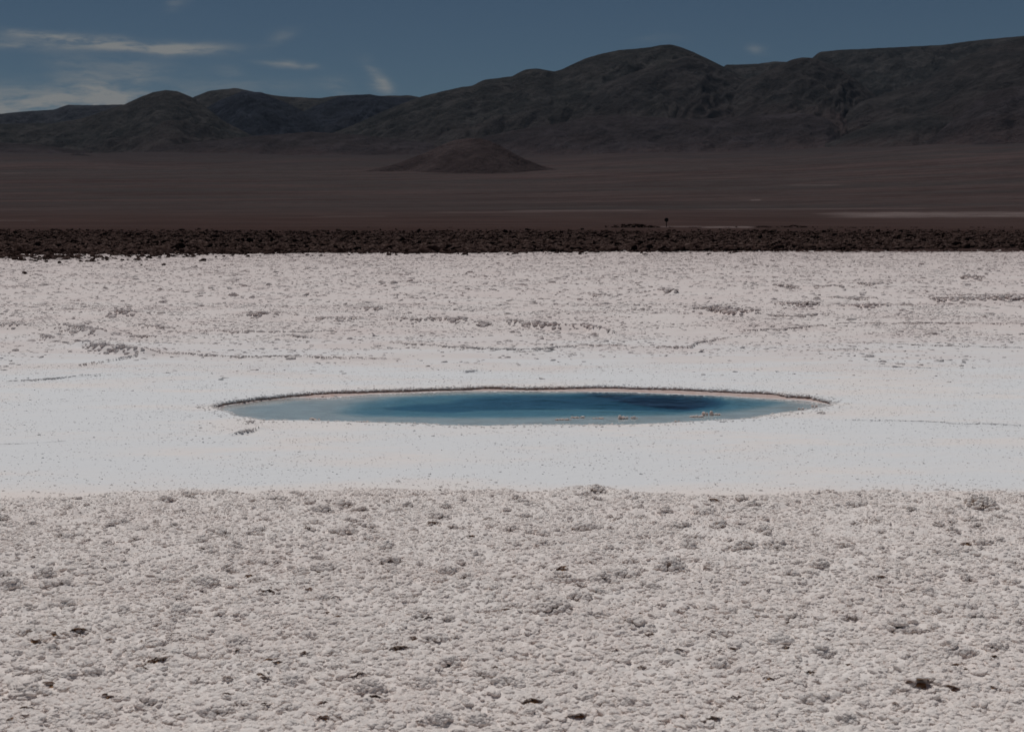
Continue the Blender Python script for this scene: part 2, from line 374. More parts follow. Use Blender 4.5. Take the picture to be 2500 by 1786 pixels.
depth = 0.001 + 0.003 * sstep(0, -0.5, sdw) + 0.026 * sstep(0.14, -0.16, sd2) + 0.013 * sstep(0.25, -0.22, sdm) + 0.013 * sstep(0.06, -0.10, sdd) + 0.005 * sstep(-0.1, -0.6, sdd)
shelf = 0.003 * sstep(-0.003, 0.01, sdw) + 0.035 * np.clip(sdw, 0, .3) + 0.004 * np.clip(fbm(GX * 9, GY * 9, 3), 0, 1) * sstep(-0.02, 0.02, sdw)
GZ = WZ - depth * sstep(0.01, -0.04, sdw) + shelf + 0.0006 * fbm(GX * 8, GY * 8, 3)
m, t, b, o = mat('pool_bed'); geo = N(t, 'ShaderNodeNewGeometry')
at = N(t, 'ShaderNodeAttribute', attribute_name='edge')
c = mixc(t, ramp(t, noise(t, geo.outputs['Position'], 5, 4), 0.35, 0.65), (0.60, 0.57, 0.55), (0.70, 0.69, 0.68))
c2 = mixc(t, ramp(t, noise(t, geo.outputs['Position'], 20, 4), 0.35, 0.65), (0.50, 0.37, 0.33), (0.63, 0.53, 0.50))
tl = N(t, 'ShaderNodeAttribute', attribute_name='teal'); c = mixc(t, tl.outputs['Fac'], c, (0.58, 0.63, 0.62))
c = mixc(t, ramp(t, at.outputs['Fac'], 0.02, 0.06), c, c2)                       # dry pink ledge
wl = math_(t, 'MULTIPLY', ramp(t, at.outputs['Fac'], -0.03, 0.0), ramp(t, at.outputs['Fac'], 0.05, 0.03))
c = mixc(t, wl, c, (0.82, 0.80, 0.79))                                            # crust of fresh salt on the waterline
t.links.new(c, b.inputs['Base Color']); bump(t, b, noise(t, geo.outputs['Position'], 60, 3), 0.4, 0.003)
me = mesh_np('pool_bed', np.stack([GX, GY, GZ], -1).reshape(-1, 3), grid_faces(230, 420), m)
set_attr(me, 'edge', sdw); set_attr(me, 'teal', sstep(.1, -.12, sdm) * sstep(-3.0, -1.0, -GX) * (GX > -1.2) + .1 * sstep(.1, -.2, sdm) * (GX <= -1.2))
link('pool_bed', me, kind='structure')

# water: closed body, clear mirror surface over an absorbing volume
m = bpy.data.materials.new('pool_water'); m.use_nodes = True; t = m.node_tree; t.nodes.clear()
out = N(t, 'ShaderNodeOutputMaterial'); tr = N(t, 'ShaderNodeBsdfTransparent'); gl = N(t, 'ShaderNodeBsdfGlossy'); gl.inputs['Roughness'].default_value = 0.03
fr_ = N(t, 'ShaderNodeFresnel'); fr_.inputs['IOR'].default_value = 1.38; mx = N(t, 'ShaderNodeMixShader')
geo = N(t, 'ShaderNodeNewGeometry')
w1 = math_(t, 'MULTIPLY_ADD', noise(t, geo.outputs['Position'], 5, 2, 0.5, (0.35, 1.0, 1)), 2.2, noise(t, geo.outputs['Position'], 16, 3, 0.55, (0.5, 1.0, 1))); w2 = noise(t, geo.outputs['Position'], 2.2, 3, 0.5)
calm = ramp(t, w2, 0.35, 0.6, 0.25, 1.0)
bn = N(t, 'ShaderNodeBump'); bn.inputs['Strength'].default_value = 0.5; bn.inputs['Distance'].default_value = 0.003
t.links.new(math_(t, 'MULTIPLY', w1, calm), bn.inputs['Height'])
t.links.new(bn.outputs[0], gl.inputs['Normal'])
back = math_(t, 'SUBTRACT', 1.0, geo.outputs['Backfacing'])
t.links.new(math_(t, 'MULTIPLY', fr_.outputs[0], back), mx.inputs[0]); t.links.new(tr.outputs[0], mx.inputs[1]); t.links.new(gl.outputs[0], mx.inputs[2])
t.links.new(mx.outputs[0], out.inputs['Surface'])
va = N(t, 'ShaderNodeVolumeAbsorption'); va.inputs['Color'].default_value = (0.25, 0.63, 0.755, 1); va.inputs['Density'].default_value = 16
t.links.new(va.outputs[0], out.inputs['Volume'])
M_WATER = m
WP = resample(np.concatenate([rimP]), 200); cen = WP.mean(0); WP = RIM[::5] + OUT[::5] * 0.03
k = len(WP); V = np.concatenate([np.c_[WP, np.full(k, WZ)], np.c_[WP, np.full(k, -0.16)]])
import bmesh
bm = bmesh.new(); vt = [bm.verts.new(v) for v in V[:k]]; vb = [bm.verts.new(v) for v in V[k:]]
bm.faces.new(vt); bm.faces.new(vb[::-1])
for a in range(k): bm.faces.new((vt[a], vb[a], vb[(a + 1) % k], vt[(a + 1) % k]))
bmesh.ops.recalc_face_normals(bm, faces=bm.faces[:]); me = bpy.data.meshes.new('pool_water'); bm.to_mesh(me); bm.free(); me.materials.append(M_WATER)
link('pool_water', me, kind='structure')

# ------------------------------------------------------------------ lump prototypes
def lump_mesh(name, seed, sub, mats, flat=0.7, knob=0.22, fine_=0.10, jag=0.0):
    V, F = icosphere(sub); r = np.random.default_rng(seed)
    nk = 26 if jag else 90
    K = r.normal(size=(nk, 3)); K /= np.linalg.norm(K, axis=1)[:, None]; K[:, 2] = np.abs(K[:, 2]) * 1.0 - 0.15
    K /= np.linalg.norm(K, axis=1)[:, None]; kr = r.uniform(0.22, 0.5, nk) if jag else r.uniform(0.12, 0.34, nk)
    d = np.linalg.norm(V[:, None] - K[None], axis=2)
    bumpv = np.max(np.sqrt(np.clip(1 - (d / kr[None]) ** 2, 0, 1)) * kr[None], axis=1)
    rad = 0.78 + knob * 2.2 * bumpv
    rad = rad + fine_ * hash3noise(V, 4.5, seed) + fine_ * 0.5 * hash3noise(V, 10, seed + 9)
    if jag: rad = rad * (1 + jag * hash3noise(V, 1.6, seed + 3)) * (1 + jag * 0.6 * np.abs(hash3noise(V, 3.3, seed + 5)))
    P = V * rad[:, None]; P[:, 2] *= flat
    P *= np.array([r.uniform(.85, 1.2), r.uniform(.85, 1.2), 1])
    return mesh_np(name, P, F, mats)
NOD = [lump_mesh('salt_nodule', 100 + i, 4, M_NOD, flat=0.62 + 0.05 * (i % 4), knob=0.34) for i in range(8)]
def stuff(name, pts, scl, rot, idx, protos, parent=None, **props):
    me = bpy.data.meshes.new(name); me.vertices.add(len(pts)); me.vertices.foreach_set('co', np.asarray(pts, np.float32).ravel())
    for nm, arr in (('scl', scl), ('rot', rot)):
        a = me.attributes.new(nm, 'FLOAT_VECTOR', 'POINT'); a.data.foreach_set('vector', np.asarray(arr, np.float32).ravel())
    a = me.attributes.new('idx', 'INT', 'POINT'); a.data.foreach_set('value', np.asarray(idx, np.int32))
    o = link(name, me, parent, kind='stuff', **props)
    g = bpy.data.node_groups.new(name, 'GeometryNodeTree')
    g.interface.new_socket('Geometry', in_out='INPUT', socket_type='NodeSocketGeometry'); g.interface.new_socket('Geometry', in_out='OUTPUT', socket_type='NodeSocketGeometry')
    gi = g.nodes.new('NodeGroupInput'); go = g.nodes.new('NodeGroupOutput'); iop = g.nodes.new('GeometryNodeInstanceOnPoints'); jn = g.nodes.new('GeometryNodeJoinGeometry')
    for p in protos:
        oi = g.nodes.new('GeometryNodeObjectInfo'); oi.inputs['Object'].default_value = p; oi.inputs['As Instance'].default_value = True
        oi.transform_space = 'ORIGINAL'; g.links.new(oi.outputs['Geometry'], jn.inputs[0])
    def attr(nm, ty):
        a = g.nodes.new('GeometryNodeInputNamedAttribute'); a.data_type = ty; a.inputs['Name'].default_value = nm; return a.outputs['Attribute']
    g.links.new(gi.outputs[0], iop.inputs['Points']); g.links.new(jn.outputs[0], iop.inputs['Instance']); iop.inputs['Pick Instance'].default_value = True
    g.links.new(attr('idx', 'INT'), iop.inputs['Instance Index']); g.links.new(attr('rot', 'FLOAT_VECTOR'), iop.inputs['Rotation']); g.links.new(attr('scl', 'FLOAT_VECTOR'), iop.inputs['Scale'])
    g.links.new(iop.outputs[0], go.inputs[0])
    md = o.modifiers.new('scatter', 'NODES'); md.node_group = g
    return o

# ------------------------------------------------------------------ nodules of the near weathered field
def scatter(n, ya, yb, umax=0.42):
    y = np.sqrt(RNG.uniform(ya * ya, yb * yb, n)); u = RNG.uniform(-umax, umax, n); return u * y, y
x, y = scatter(230000, 4.3, 10.2)
mk = near_mask(x, y); dens = 0.55 + 0.9 * fbm(x * 2.2, y * 2.2, 3)
e_y = np.interp(x, EDGE[:, 0], EDGE[:, 1]); mk = np.maximum(mk, .16 * np.exp(-np.clip(y - e_y, 0, 9) / .16) * (1 + 1.5 * fbm(x * 2, y * 2, 2)))
ok = (RNG.random(len(x)) < mk * np.clip(dens, 0.35, 1.0)); x, y = x[ok], y[ok]
r = np.exp(RNG.normal(math.log(0.0070), 0.42, len(x))) * (1 + 0.5 * fbm(x * 1.3 + 40, y * 1.3, 3)) * (0.85 + 0.75 * sstep(9.0, 5.0, y))
r = np.clip(r, 0.003, 0.024)
# clumps seen in the photograph
CL = [(22, 1436, 60), (495, 1420, 75), (110, 1411, 50), (737, 1400, 35), (781, 1472, 40), (583, 1579, 60), (380, 1584, 50), (440, 1497, 55), (715, 1672, 55), (902, 1700, 75),
      (1034, 1681, 60), (1095, 1623, 55), (1067, 1771, 70), (1166, 1771, 60), (605, 1760, 45), (357, 1727, 50), (66, 1694, 70), (407, 1546, 40), (1349, 1491, 100),
      (1635, 1386, 80), (1679, 1342, 38), (1778, 1496, 45), (1904, 1573, 60), (2003, 1606, 50), (2185, 1540, 70), (2003, 1389, 40), (2097, 1364, 26), (2394, 1232, 90),
      (1723, 1249, 60), (1591, 1444, 30), (1750, 1628, 55), (1827, 1744, 40), (1525, 1722, 50), (2064, 1777, 60), (2108, 1738, 36), (2097, 1683, 50), (2350, 1600, 50),
      (260, 1335, 30), (330, 1330, 26), (640, 1380, 24), (900, 1320, 24), (1105, 1290, 26), (1800, 1280, 22), (1860, 1300, 40), (1900, 1350, 26), (1505, 1375, 26),
      (1570, 1440, 24), (1260, 1340, 24), (960, 1465, 26), (1010, 1500, 32), (150, 1480, 30), (300, 1500, 28), (1130, 1440, 26), (2260, 1450, 32), (2360, 1420, 30), (2440, 1330, 26)]
cx_, cy_, cr_, ch_ = [], [], [], []
for q in range(560):                # many more low clumps spread at random
    yy = math.sqrt(RNG.uniform(5.0 ** 2, 9.9 ** 2)); uu = RNG.uniform(-.37, .37); R = min(.06, math.exp(RNG.normal(math.log(.021), .45))); e_ = RNG.uniform(.7, 2.0)
    if near_mask(np.array([uu * yy]), np.array([yy + .1]))[0] < .9: continue
    for k in range(int(8 + 14 * e_ * R / .025)):
        ang = RNG.uniform(0, 2 * pi); rr = R * math.sqrt(RNG.random())
        cx_.append(uu * yy + rr * e_ * cos(ang)); cy_.append(yy + rr * .8 * sin(ang)); cr_.append(R * RNG.uniform(.2, .45)); ch_.append(R * .55 * max(0, 1 - (rr / R) ** 2))
for a, b_, w in CL:
    gx0, gy0 = unp(a, b_ + w * 0.15); d = gy0; R = w / 2 / FOC * d
    nn = int(16 + w * 1.1)
    for q in range(nn):
        ang = RNG.uniform(0, 2 * pi); rr = R * math.sqrt(RNG.random())
        cx_.append(gx0 + rr * cos(ang)); cy_.append(gy0 + rr * sin(ang) * 0.9); cr_.append(R * RNG.uniform(0.2, 0.42)); ch_.append(R * .6 * (1 - (rr / R) ** 2))
cx_, cy_, cr_, ch_ = map(np.array, (cx_, cy_, cr_, ch_))
cr_ = np.clip(cr_, 0.005, 0.0165)
x = np.r_[x, cx_]; y = np.r_[y, cy_]; r = np.r_[r, cr_]
clump = np.r_[np.zeros(len(x) - len(cx_)), np.ones(len(cx_))]
z = crust_z(x, y) - 0.12 * r + clump * 0.3 * r + np.r_[np.zeros(len(x) - len(cx_)), ch_]
fz = np.where(clump > 0, RNG.uniform(.8, 1.3, len(r)), RNG.uniform(.6, 1.1, len(r)))
sc = np.stack([r * RNG.uniform(.85, 1.25, len(r)), r * RNG.uniform(.85, 1.2, len(r)), r * fz], 1)
ro = np.stack([RNG.normal(0, .3, len(r)), RNG.normal(0, .3, len(r)), RNG.uniform(0, 6.28, len(r))], 1)
ix = RNG.integers(0, 8, len(r))
# the largest in the picture become separate parts (inside the frame only)
inside = (np.abs(x / y) < 0.35) & (y > 5.0)
size = np.where(inside, r / y, 0); order = np.argsort(-size); big = order[:296]; rest = np.ones(len(r), bool); rest[big] = False
PRO = []
for q in big:
    o = link('salt_nodule', NOD[ix[q]], salt, (x[q], y[q], z[q])); o.scale = sc[q]; o.rotation_euler = ro[q]
for q in range(8): PRO.append(next(o for o in salt.children if o.name.startswith('salt_nodule') and o.data == NOD[q]))
stuff('salt_nodule_cover', np.stack([x, y, z], 1)[rest], sc[rest], ro[rest], ix[rest], PRO, salt)

# ------------------------------------------------------------------ smooth sheet grit, far field lumps, ridge lumps, rim crystals
PX, PY, PR, PZ, PS = [], [], [], [], []
def addp(x, y, r, zoff=0.1, zs=1.0):
    PX.append(x); PY.append(y); PR.append(r); PZ.append(np.full(len(x), zoff)); PS.append(np.full(len(x), zs))
x, y = scatter(60000, 9.7, 19)
ok = RNG.random(len(x)) < np.clip(.5 + 1.4 * fbm(x * .8, y * 1.6, 4), .12, 1); x, y = x[ok], y[ok]
addp(x, y, np.exp(RNG.normal(math.log(.0042), .38, len(x))), -0.1, 0.85)
x, y = scatter(62000, 16.5, 34); w = sstep(16, 26, y) * np.clip(0.5 + 1.6 * fbm(x * 0.5, y * 0.5, 4), 0.03, 1); ok = RNG.random(len(x)) < w; x, y = x[ok], y[ok]
addp(x, y, np.exp(RNG.normal(math.log(0.017), 0.5, len(x))), -0.15, 0.75)
x, y = scatter(120000, 32, 112); w = np.clip(0.5 + 1.2 * fbm(x * 0.3, y * 0.3, 4), 0.1, 1); ok = RNG.random(len(x)) < w; x, y = x[ok], y[ok]
addp(x, y, np.exp(RNG.normal(math.log(0.036), 0.5, len(x))), -0.2, 0.7)
for A, h, l in RW:
    L = A[-1, 0] - A[0, 0]; nn = int(max(L, .3) / (h * 0.35) * (2.0 if h > .06 else 1.4)) + 4
    xx = RNG.uniform(A[0, 0], A[-1, 0], nn)
    yy = np.interp(xx, A[:, 0], A[:, 1]) + RNG.normal(0, h * (1.1 if h > .06 else .5), nn)
    taper = 0.55 + 0.45 * np.sin(pi * (xx - A[0, 0]) / max(L, .01))
    gap = 0.55 + 0.6 * fbm(xx * 2.0 / max(h * 10, .2), xx * 0 + h * 70, 3)
    addp(xx, yy, h * RNG.uniform(0.35, 0.85, nn) * taper * np.clip(gap, 0.3, 1.15), 0.2, 1.25)
x, y, r, zo, zs = map(np.concatenate, (PX, PY, PR, PZ, PS))
sdp = np.full(len(x), 9.0); q = (y > 12.2) & (y < 17.4); sdp[q] = sdist(RIMC, x[q], y[q]); ok = sdp > 0.03
x, y, r, zo, zs = x[ok], y[ok], r[ok], zo[ok], zs[ok]
z = crust_z(x, y) * sstep(0.0, 0.25, sdp[ok]) + zo * r
# ragged crystals along the lip (far side mostly shows its face)
e = RNG.integers(0, len(RIM), 3600); jx = RNG.normal(0, 0.007, len(e)); o2 = RNG.normal(0.0, 0.014, len(e))
lx = RIM[e, 0] + OUT[e, 0] * o2 + jx; ly = RIM[e, 1] + OUT[e, 1] * o2; lr = RNG.uniform(0.005, 0.014, len(e))
e = RNG.integers(0, len(RIM), 1500); o2 = RNG.uniform(-0.01, 0.16, len(e))
lx2 = RIM[e, 0] + OUT[e, 0] * o2; ly2 = RIM[e, 1] + OUT[e, 1] * o2; lr2 = RNG.uniform(0.005, 0.012, len(e))
x = np.r_[x, lx, lx2]; y = np.r_[y, ly, ly2]; r = np.r_[r, lr, lr2]; zs = np.r_[zs, np.full(len(lx) + len(lx2), 1.0)]
z = np.r_[z, RNG.uniform(-0.014, 0.006, len(lx)), RNG.uniform(0.0, 0.006, len(lx2))]
sc = np.stack([r * RNG.uniform(.85, 1.4, len(r)), r * RNG.uniform(.85, 1.25, len(r)), r * zs * RNG.uniform(.7, 1.3, len(r))], 1)
ro = np.stack([RNG.normal(0, .25, len(r)), RNG.normal(0, .25, len(r)), RNG.uniform(0, 6.28, len(r))], 1)
stuff('salt_lump_cover', np.stack([x, y, z], 1), sc, ro, RNG.integers(0, 8, len(r)), PRO, salt)
# white crystals on the waterline and on the pink ledge
WR = resample(watP, 1400, 0.02, 3); WR = WR[WR[:, 1] > 13.9]
e = RNG.integers(0, len(WR), 2200); lx = WR[e, 0] + RNG.normal(0, .012, len(e)); ly = WR[e, 1] + RNG.normal(0.012, .012, len(e)); r = RNG.uniform(.003, .008, len(e))
stuff('waterline_crystals', np.stack([lx, ly, np.full(len(e), WZ + .003)], 1), np.stack([r * 1.4, r, r], 1), np.stack([r * 0, r * 0, RNG.uniform(0, 6, len(e))], 1), RNG.integers(0, 8, len(e)), PRO, salt)

# ------------------------------------------------------------------ lifted crust flakes with brown hollows
def flake_mesh(seed):
    r = np.random.default_rng(seed); nr_, nc = 9, 17; th = 0.09
    t_ = np.linspace(0, 1, nr_); s_ = np.linspace(-1, 1, nc); TT, SS = np.meshgrid(t_, s_, indexing='ij')
    edge = 1 + 0.5 * perlin(s_ * 2.2 + seed, s_ * 0 + .5) + 0.3 * perlin(s_ * 6 + seed, s_ * 0 + .7)
    Xf = SS * (1 - 0.18 * TT * r.random()); Yf = -TT * edge[None, :] * 0.85
    Zf = (TT ** 0.55) * 0.42 * np.sqrt(np.clip(1 - SS ** 2 * 0.92, 0.02, 1)) * (0.8 + 0.4 * r.random()) + 0.05 * perlin(SS * 3 + seed, TT * 3)
    top = np.stack([Xf, Yf, Zf + th / 2 + 0.05 * perlin(SS * 5 + seed, TT * 5)], -1).reshape(-1, 3); bot = np.stack([Xf, Yf * 0.97, Zf - th / 2], -1).reshape(-1, 3)
    V = np.concatenate([top, bot]); Fg = grid_faces(nr_, nc); k = nr_ * nc
    F1 = Fg[:, ::-1]; F2 = Fg + k
    b_ = list(range(nc)) + [q * nc + nc - 1 for q in range(1, nr_)] + [(nr_ - 1) * nc + q for q in range(nc - 2, -1, -1)] + [q * nc for q in range(nr_ - 2, 0, -1)]
    b_ = np.array(b_); b2 = np.roll(b_, -1); F3 = np.stack([b_, b2, b2 + k, b_ + k], 1)
    F = np.concatenate([F1, F2, F3]); mi = np.r_[np.zeros(len(F1)), np.ones(len(F2)), np.zeros(len(F3))]
    return mesh_np('crust_flake', V, F, [M_NOD, M_BROWN], midx=mi)
FLK = [flake_mesh(s) for s in range(6)]
HOLL = None
Vh, Fh = icosphere(3); Vh = Vh * (1 + 0.2 * hash3noise(Vh, 2, 5))[:, None]; Vh[:, 2] *= 0.5
HOLL = mesh_np('hollow', Vh, Fh, M_BROWN)
FL = [(380, 1629, 62, 0), (352, 1650, 24, 1), (132, 1683, 50, 1), (83, 1590, 44, 0), (143, 1576, 40, 0), (185, 1566, 46, 1), (14, 1592, 34, 0), (270, 1717, 40, 0), (550, 1716, 44, 0),
      (643, 1732, 36, 1), (440, 1757, 26, 1), (66, 1749, 40, 0), (302, 1690, 34, 0), (558, 1670, 24, 1), (660, 1460, 48, 0), (814, 1479, 26, 1), (1040, 1526, 26, 1),
      (968, 1595, 52, 0), (1020, 1560, 34, 1), (748, 1622, 34, 1), (869, 1668, 46, 1), (915, 1727, 46, 0), (797, 1735, 44, 1), (1147, 1322, 22, 0), (1237, 1501, 26, 0),
      (786, 1773, 34, 1), (1745, 1234, 26, 1), (1365, 1404, 40, 1), (1261, 1424, 30, 0), (1541, 1531, 40, 0), (1585, 1556, 26, 1), (1654, 1528, 20, 0), (2245, 1690, 92, 1),
      (2315, 1696, 60, 1), (1299, 1735, 54, 0), (1404, 1771, 62, 0), (1723, 1779, 60, 0), (1792, 1718, 38, 0), (1937, 1649, 30, 1), (1972, 1658, 34, 0), (1880, 1677, 28, 0),
      (1943, 1691, 36, 0), (1566, 1644, 26, 1), (2331, 1638, 38, 0), (2421, 1694, 32, 0), (2496, 1530, 30, 0), (1657, 1606, 24, 1), (1849, 1646, 30, 1), (1728, 1398, 20, 1),
      (1800, 1352, 16, 1), (2020, 1572, 20, 1), (1010, 1330, 14, 1), (2160, 1455, 18, 1), (2280, 1500, 18, 1), (40, 1700, 24, 1), (700, 1560, 18, 1), (1500, 1600, 20, 1)]
for q in range(80):          # many smaller rusty chips, thicker towards the viewer
    FL.append((float(RNG.uniform(20, 2480)), float(1786 - 520 * RNG.random() ** 1.7), float(RNG.uniform(12, 30)), int(RNG.integers(0, 2))))
for q, (a, b_, w, kd) in enumerate(FL):
    gx0, gy0 = unp(a, b_); sz = w / 2 / FOC * gy0 * 1.1
    o = link('crust_flake', FLK[q % 6], salt, (gx0, gy0 + sz * 0.45, float(crust_z(np.array([gx0]), np.array([gy0]))[0]) + 0.004))
    o.scale = (sz, sz * 1.0, sz * (0.75 if kd == 0 else 1.0)); o.rotation_euler = (random.uniform(-.15, .15), random.uniform(-.35, .35), random.uniform(-.6, .6))
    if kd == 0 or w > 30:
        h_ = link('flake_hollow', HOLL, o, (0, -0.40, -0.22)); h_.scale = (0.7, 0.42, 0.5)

fx, fy, fz_, fr2 = [], [], [], []
for a, b_, w, kd in FL:
    gx0, gy0 = unp(a, b_); sz = w / 2 / FOC * gy0 * 1.1; zc0 = float(crust_z(np.array([gx0]), np.array([gy0]))[0])
    for q in range(26):
        sx = RNG.uniform(-1.15, 1.15); rr = sz * RNG.uniform(.10, .26)
        if q % 3 == 0: yy, zz = gy0 - sz * RNG.uniform(.35, .8), RNG.uniform(-.3, .3) * rr              # sill in front
        elif q % 3 == 1: yy, zz = gy0 + sz * RNG.uniform(.0, .5), sz * .33 * math.sqrt(max(0, 1 - sx * sx / 1.3)) * RNG.uniform(.6, 1.1)   # on the flake
        else: yy, zz = gy0 + sz * RNG.uniform(.4, 1.0), sz * .12
        fx.append(gx0 + sx * sz); fy.append(yy); fz_.append(zc0 + zz); fr2.append(rr)
fr2 = np.array(fr2); k = len(fx)
stuff('flake_nodule_cover', np.stack([fx, fy, fz_], 1), np.stack([fr2 * 1.2, fr2, fr2 * .9], 1), np.stack([RNG.normal(0, .3, k), RNG.normal(0, .3, k), RNG.uniform(0, 6, k)], 1), RNG.integers(0, 8, k), PRO, salt)

# ------------------------------------------------------------------ salt heads standing in the pool (each a thing)
def head(px, py, w, label, knobs=5, hgt=0.6):
    gx0, gy0 = unp(px, py, WZ); R = w / 2 / FOC * gy0 * .9
    e_ = bpy.data.objects.new('salt_head', None); COL.objects.link(e_); e_.location = (gx0, gy0, WZ - .004); e_.empty_display_size = .05
    e_['label'] = label; e_['category'] = 'salt lump'; e_['group'] = 'salt heads breaking the pool surface'
    for q in range(knobs):
        xo = (q - (knobs - 1) / 2) / max(knobs - 1, 1) * 2 * R * .85 + RNG.normal(0, R * .05)
        rr = R * RNG.uniform(.5, 1.15) / max(knobs * .62, 1)
        o = link('knob', NODP[int(RNG.integers(0, 8))], e_, (xo, RNG.normal(0, R * .12), rr * hgt * .4)); o.scale = (rr, rr * .9, rr * hgt * RNG.uniform(.7, 1.4)); o.rotation_euler = (0, 0, RNG.uniform(0, 6))
m, t, b, o = mat('pink_salt'); geo = N(t, 'ShaderNodeNewGeometry')
t.links.new(mixc(t, ramp(t, noise(t, geo.outputs['Position'], 30, 4), 0.35, 0.65), (0.78, 0.58, 0.50), (0.82, 0.74, 0.70)), b.inputs['Base Color'])
bump(t, b, noise(t, geo.outputs['Position'], 150, 4), 0.5, 0.004)
NODP = []
for me0 in NOD:
    me = me0.copy(); me.name = 'salt_head'; me.materials.clear(); me.materials.append(m); NODP.append(me)
head(770, 1024, 22, 'small pink salt lump in the shallow water at the left part of the pool', 3, .9)
head(884, 1030, 34, 'white salt lump joined to the near edge of the pool', 4, .8)
head(972, 1033, 20, 'small white salt bump on the near pool edge, right of a wider lump', 3, .8)
head(1375, 1024, 50, 'long low row of pink salt lumps, first on the left in the shallow water', 9, .9)
head(1410, 1019, 36, 'pink salt lumps rising at the right end of the long low row', 6, 1.0)
head(1460, 1021, 28, 'thin pair of pink salt lumps between the long row and the two small heads', 4, .8)
head(1522, 1022, 24, 'small round pink salt head, left one of a close pair in the pool', 3, 1.2)
head(1548, 1021, 18, 'small round pink salt head, right one of a close pair in the pool', 3, 1.4)
head(1700, 1017, 34, 'low pink salt lumps left of the tallest salt head in the pool', 5, .8)
head(1727, 1013, 24, 'tallest pale salt head standing in the shallow water on the right of the pool', 3, 1.9)
head(1748, 1012, 20, 'low pink salt lumps right of the tallest salt head in the pool', 3, .8)
head(1955, 999, 14, 'small pale salt head near the right tip of the pool', 3, 1.3)
head(1988, 993, 12, 'tiny pale salt head closest to the right tip of the pool', 2, 1.4)
head(1653, 1029, 10, 'tiny pale salt head near the near edge, below the low pink lumps', 2, 1.2)
head(1592, 1034, 9, 'tiny pale salt head touching the near edge of the pool', 2, 1.0)
head(788, 970, 20, 'small reddish lump on the far pink ledge, middle of three', 3, 1.0)
head(810, 969, 22, 'small reddish lump on the far pink ledge, right one of three', 3, 1.0)
head(757, 973, 18, 'small reddish lump on the far pink ledge, left one of three', 3, .8)

# ------------------------------------------------------------------ plain rising to the hills
TD = np.log([60, 100, 112, 180, 260, 420, 600, 1000, 1600, 3000, 6000, 10000, 12000])
TY = np.array([HY + 1.84 * FOC / 60, HY + 1.83 * FOC / 100, HY + 1.76 * FOC / 112, 584, 567, 554, 546, 532, 513, 478, 430, 388, 376])
def plain_z(x, y):
    """height of the desert floor: level at the salt, then a long fan rising to the foot of the hills"""
    u = x / y; ly = np.log(np.clip(y, 60, 12000))
    foot = np.interp(u, [-.42, -.36, 0, .19, .36, .42], [386, 386, 388, 374, 344, 338])
    k = (HY - foot) / (HY - 388); bl = sstep(np.log(500), np.log(9000), ly)
    yi = np.interp(ly, TD, TY); yi = np.where(yi < HY, HY - (HY - yi) * (1 + (k - 1) * bl), yi)
    z = CAM_H + (HY - yi) / FOC * np.minimum(y, 12000)
    z = z + sstep(800, 4000, y) * (3.5 * fbm(x / 500, y / 900, 4) + 1.5 * fbm(x / 90, y / 300, 3)) * np.clip(y / 6000, 0, 1)
    z = z + sstep(4500, 9000, y) * 30 * fbm(x / 1300, y / 2600, 4)
    return z + sstep(110, 140, y) * sstep(700, 400, y) * 0.14 * fbm(x / 3, y / 3, 3)
yp = np.concatenate([np.geomspace(66, 420, 110), np.geomspace(424, 14000, 340)]); yp = np.unique(yp)
us = np.linspace(-0.43, 0.43, 700); Y, U = np.meshgrid(yp, us, indexing='ij'); X = U * Y; Z = plain_z(X, Y)
def px_of(u, v):      # slopes -> photo px, used only to paste intrinsic colours where the place has them
    dz = v; den = cos(PITCH) - dz * sin(PITCH)
    return 1250 + FOC * u / den, 893 - FOC * (sin(PITCH) + dz * cos(PITCH)) / den
m, t, b, o = mat('desert_plain'); geo = N(t, 'ShaderNodeNewGeometry'); pos = geo.outputs['Position']
sp = N(t, 'ShaderNodeSeparateXYZ'); t.links.new(pos, sp.inputs[0])
near_c = mixc(t, ramp(t, noise(t, pos, 0.25, 5, 0.6), 0.35, 0.65), (0.034, 0.021, 0.019), (0.070, 0.045, 0.041))
mid_c = mixc(t, ramp(t, noise(t, pos, 0.01, 6, 0.6, (1, .8, 1)), 0.38, 0.62), (0.052, 0.034, 0.032), (0.070, 0.047, 0.044))
def slant(sc_, rot):
    mp = N(t, 'ShaderNodeMapping', vector_type='POINT'); mp.inputs['Rotation'].default_value = (0, 0, rot); t.links.new(pos, mp.inputs[0])
    mp2 = N(t, 'ShaderNodeMapping'); mp2.inputs['Scale'].default_value = sc_; t.links.new(mp.outputs[0], mp2.inputs[0]); return mp2.outputs[0]
st1 = noise(t, slant((.0013, .0048, .001), -.6), 1, 8, 0.66); st2 = noise(t, slant((.0005, .0017, .001), -.25), 1, 6, 0.6)
st3 = noise(t, slant((.006, .02, .001), -.7), 1, 5, 0.7)
far_c = mixc(t, ramp(t, st1, 0.41, 0.59), (0.047, 0.0335, 0.033), (0.082, 0.0585, 0.0565))
far_c = mixc(t, ramp(t, st2, 0.44, 0.58, 0, .75), far_c, (0.052, 0.046, 0.046))
far_c = mixc(t, ramp(t, st3, 0.45, 0.7, 0, .6), far_c, (0.085, 0.068, 0.066))
c = mixc(t, ramp(t, sp.outputs[1], 300, 500), near_c, mid_c)
c = mixc(t, ramp(t, sp.outputs[1], 900, 1700), c, far_c)
c = mixc(t, ramp(t, noise(t, pos, .03, 5, .7), .5, .68, 0, .55), c, (.032, .026, .026))       # scrub
c = mixc(t, ramp(t, math_(t, 'MULTIPLY_ADD', noise(t, pos, .0012, 5, .6), 7000, sp.outputs[1]), 10500, 14500, 0, .75), c, (.040, .034, .036))
pl = N(t, 'ShaderNodeAttribute', attribute_name='pale')
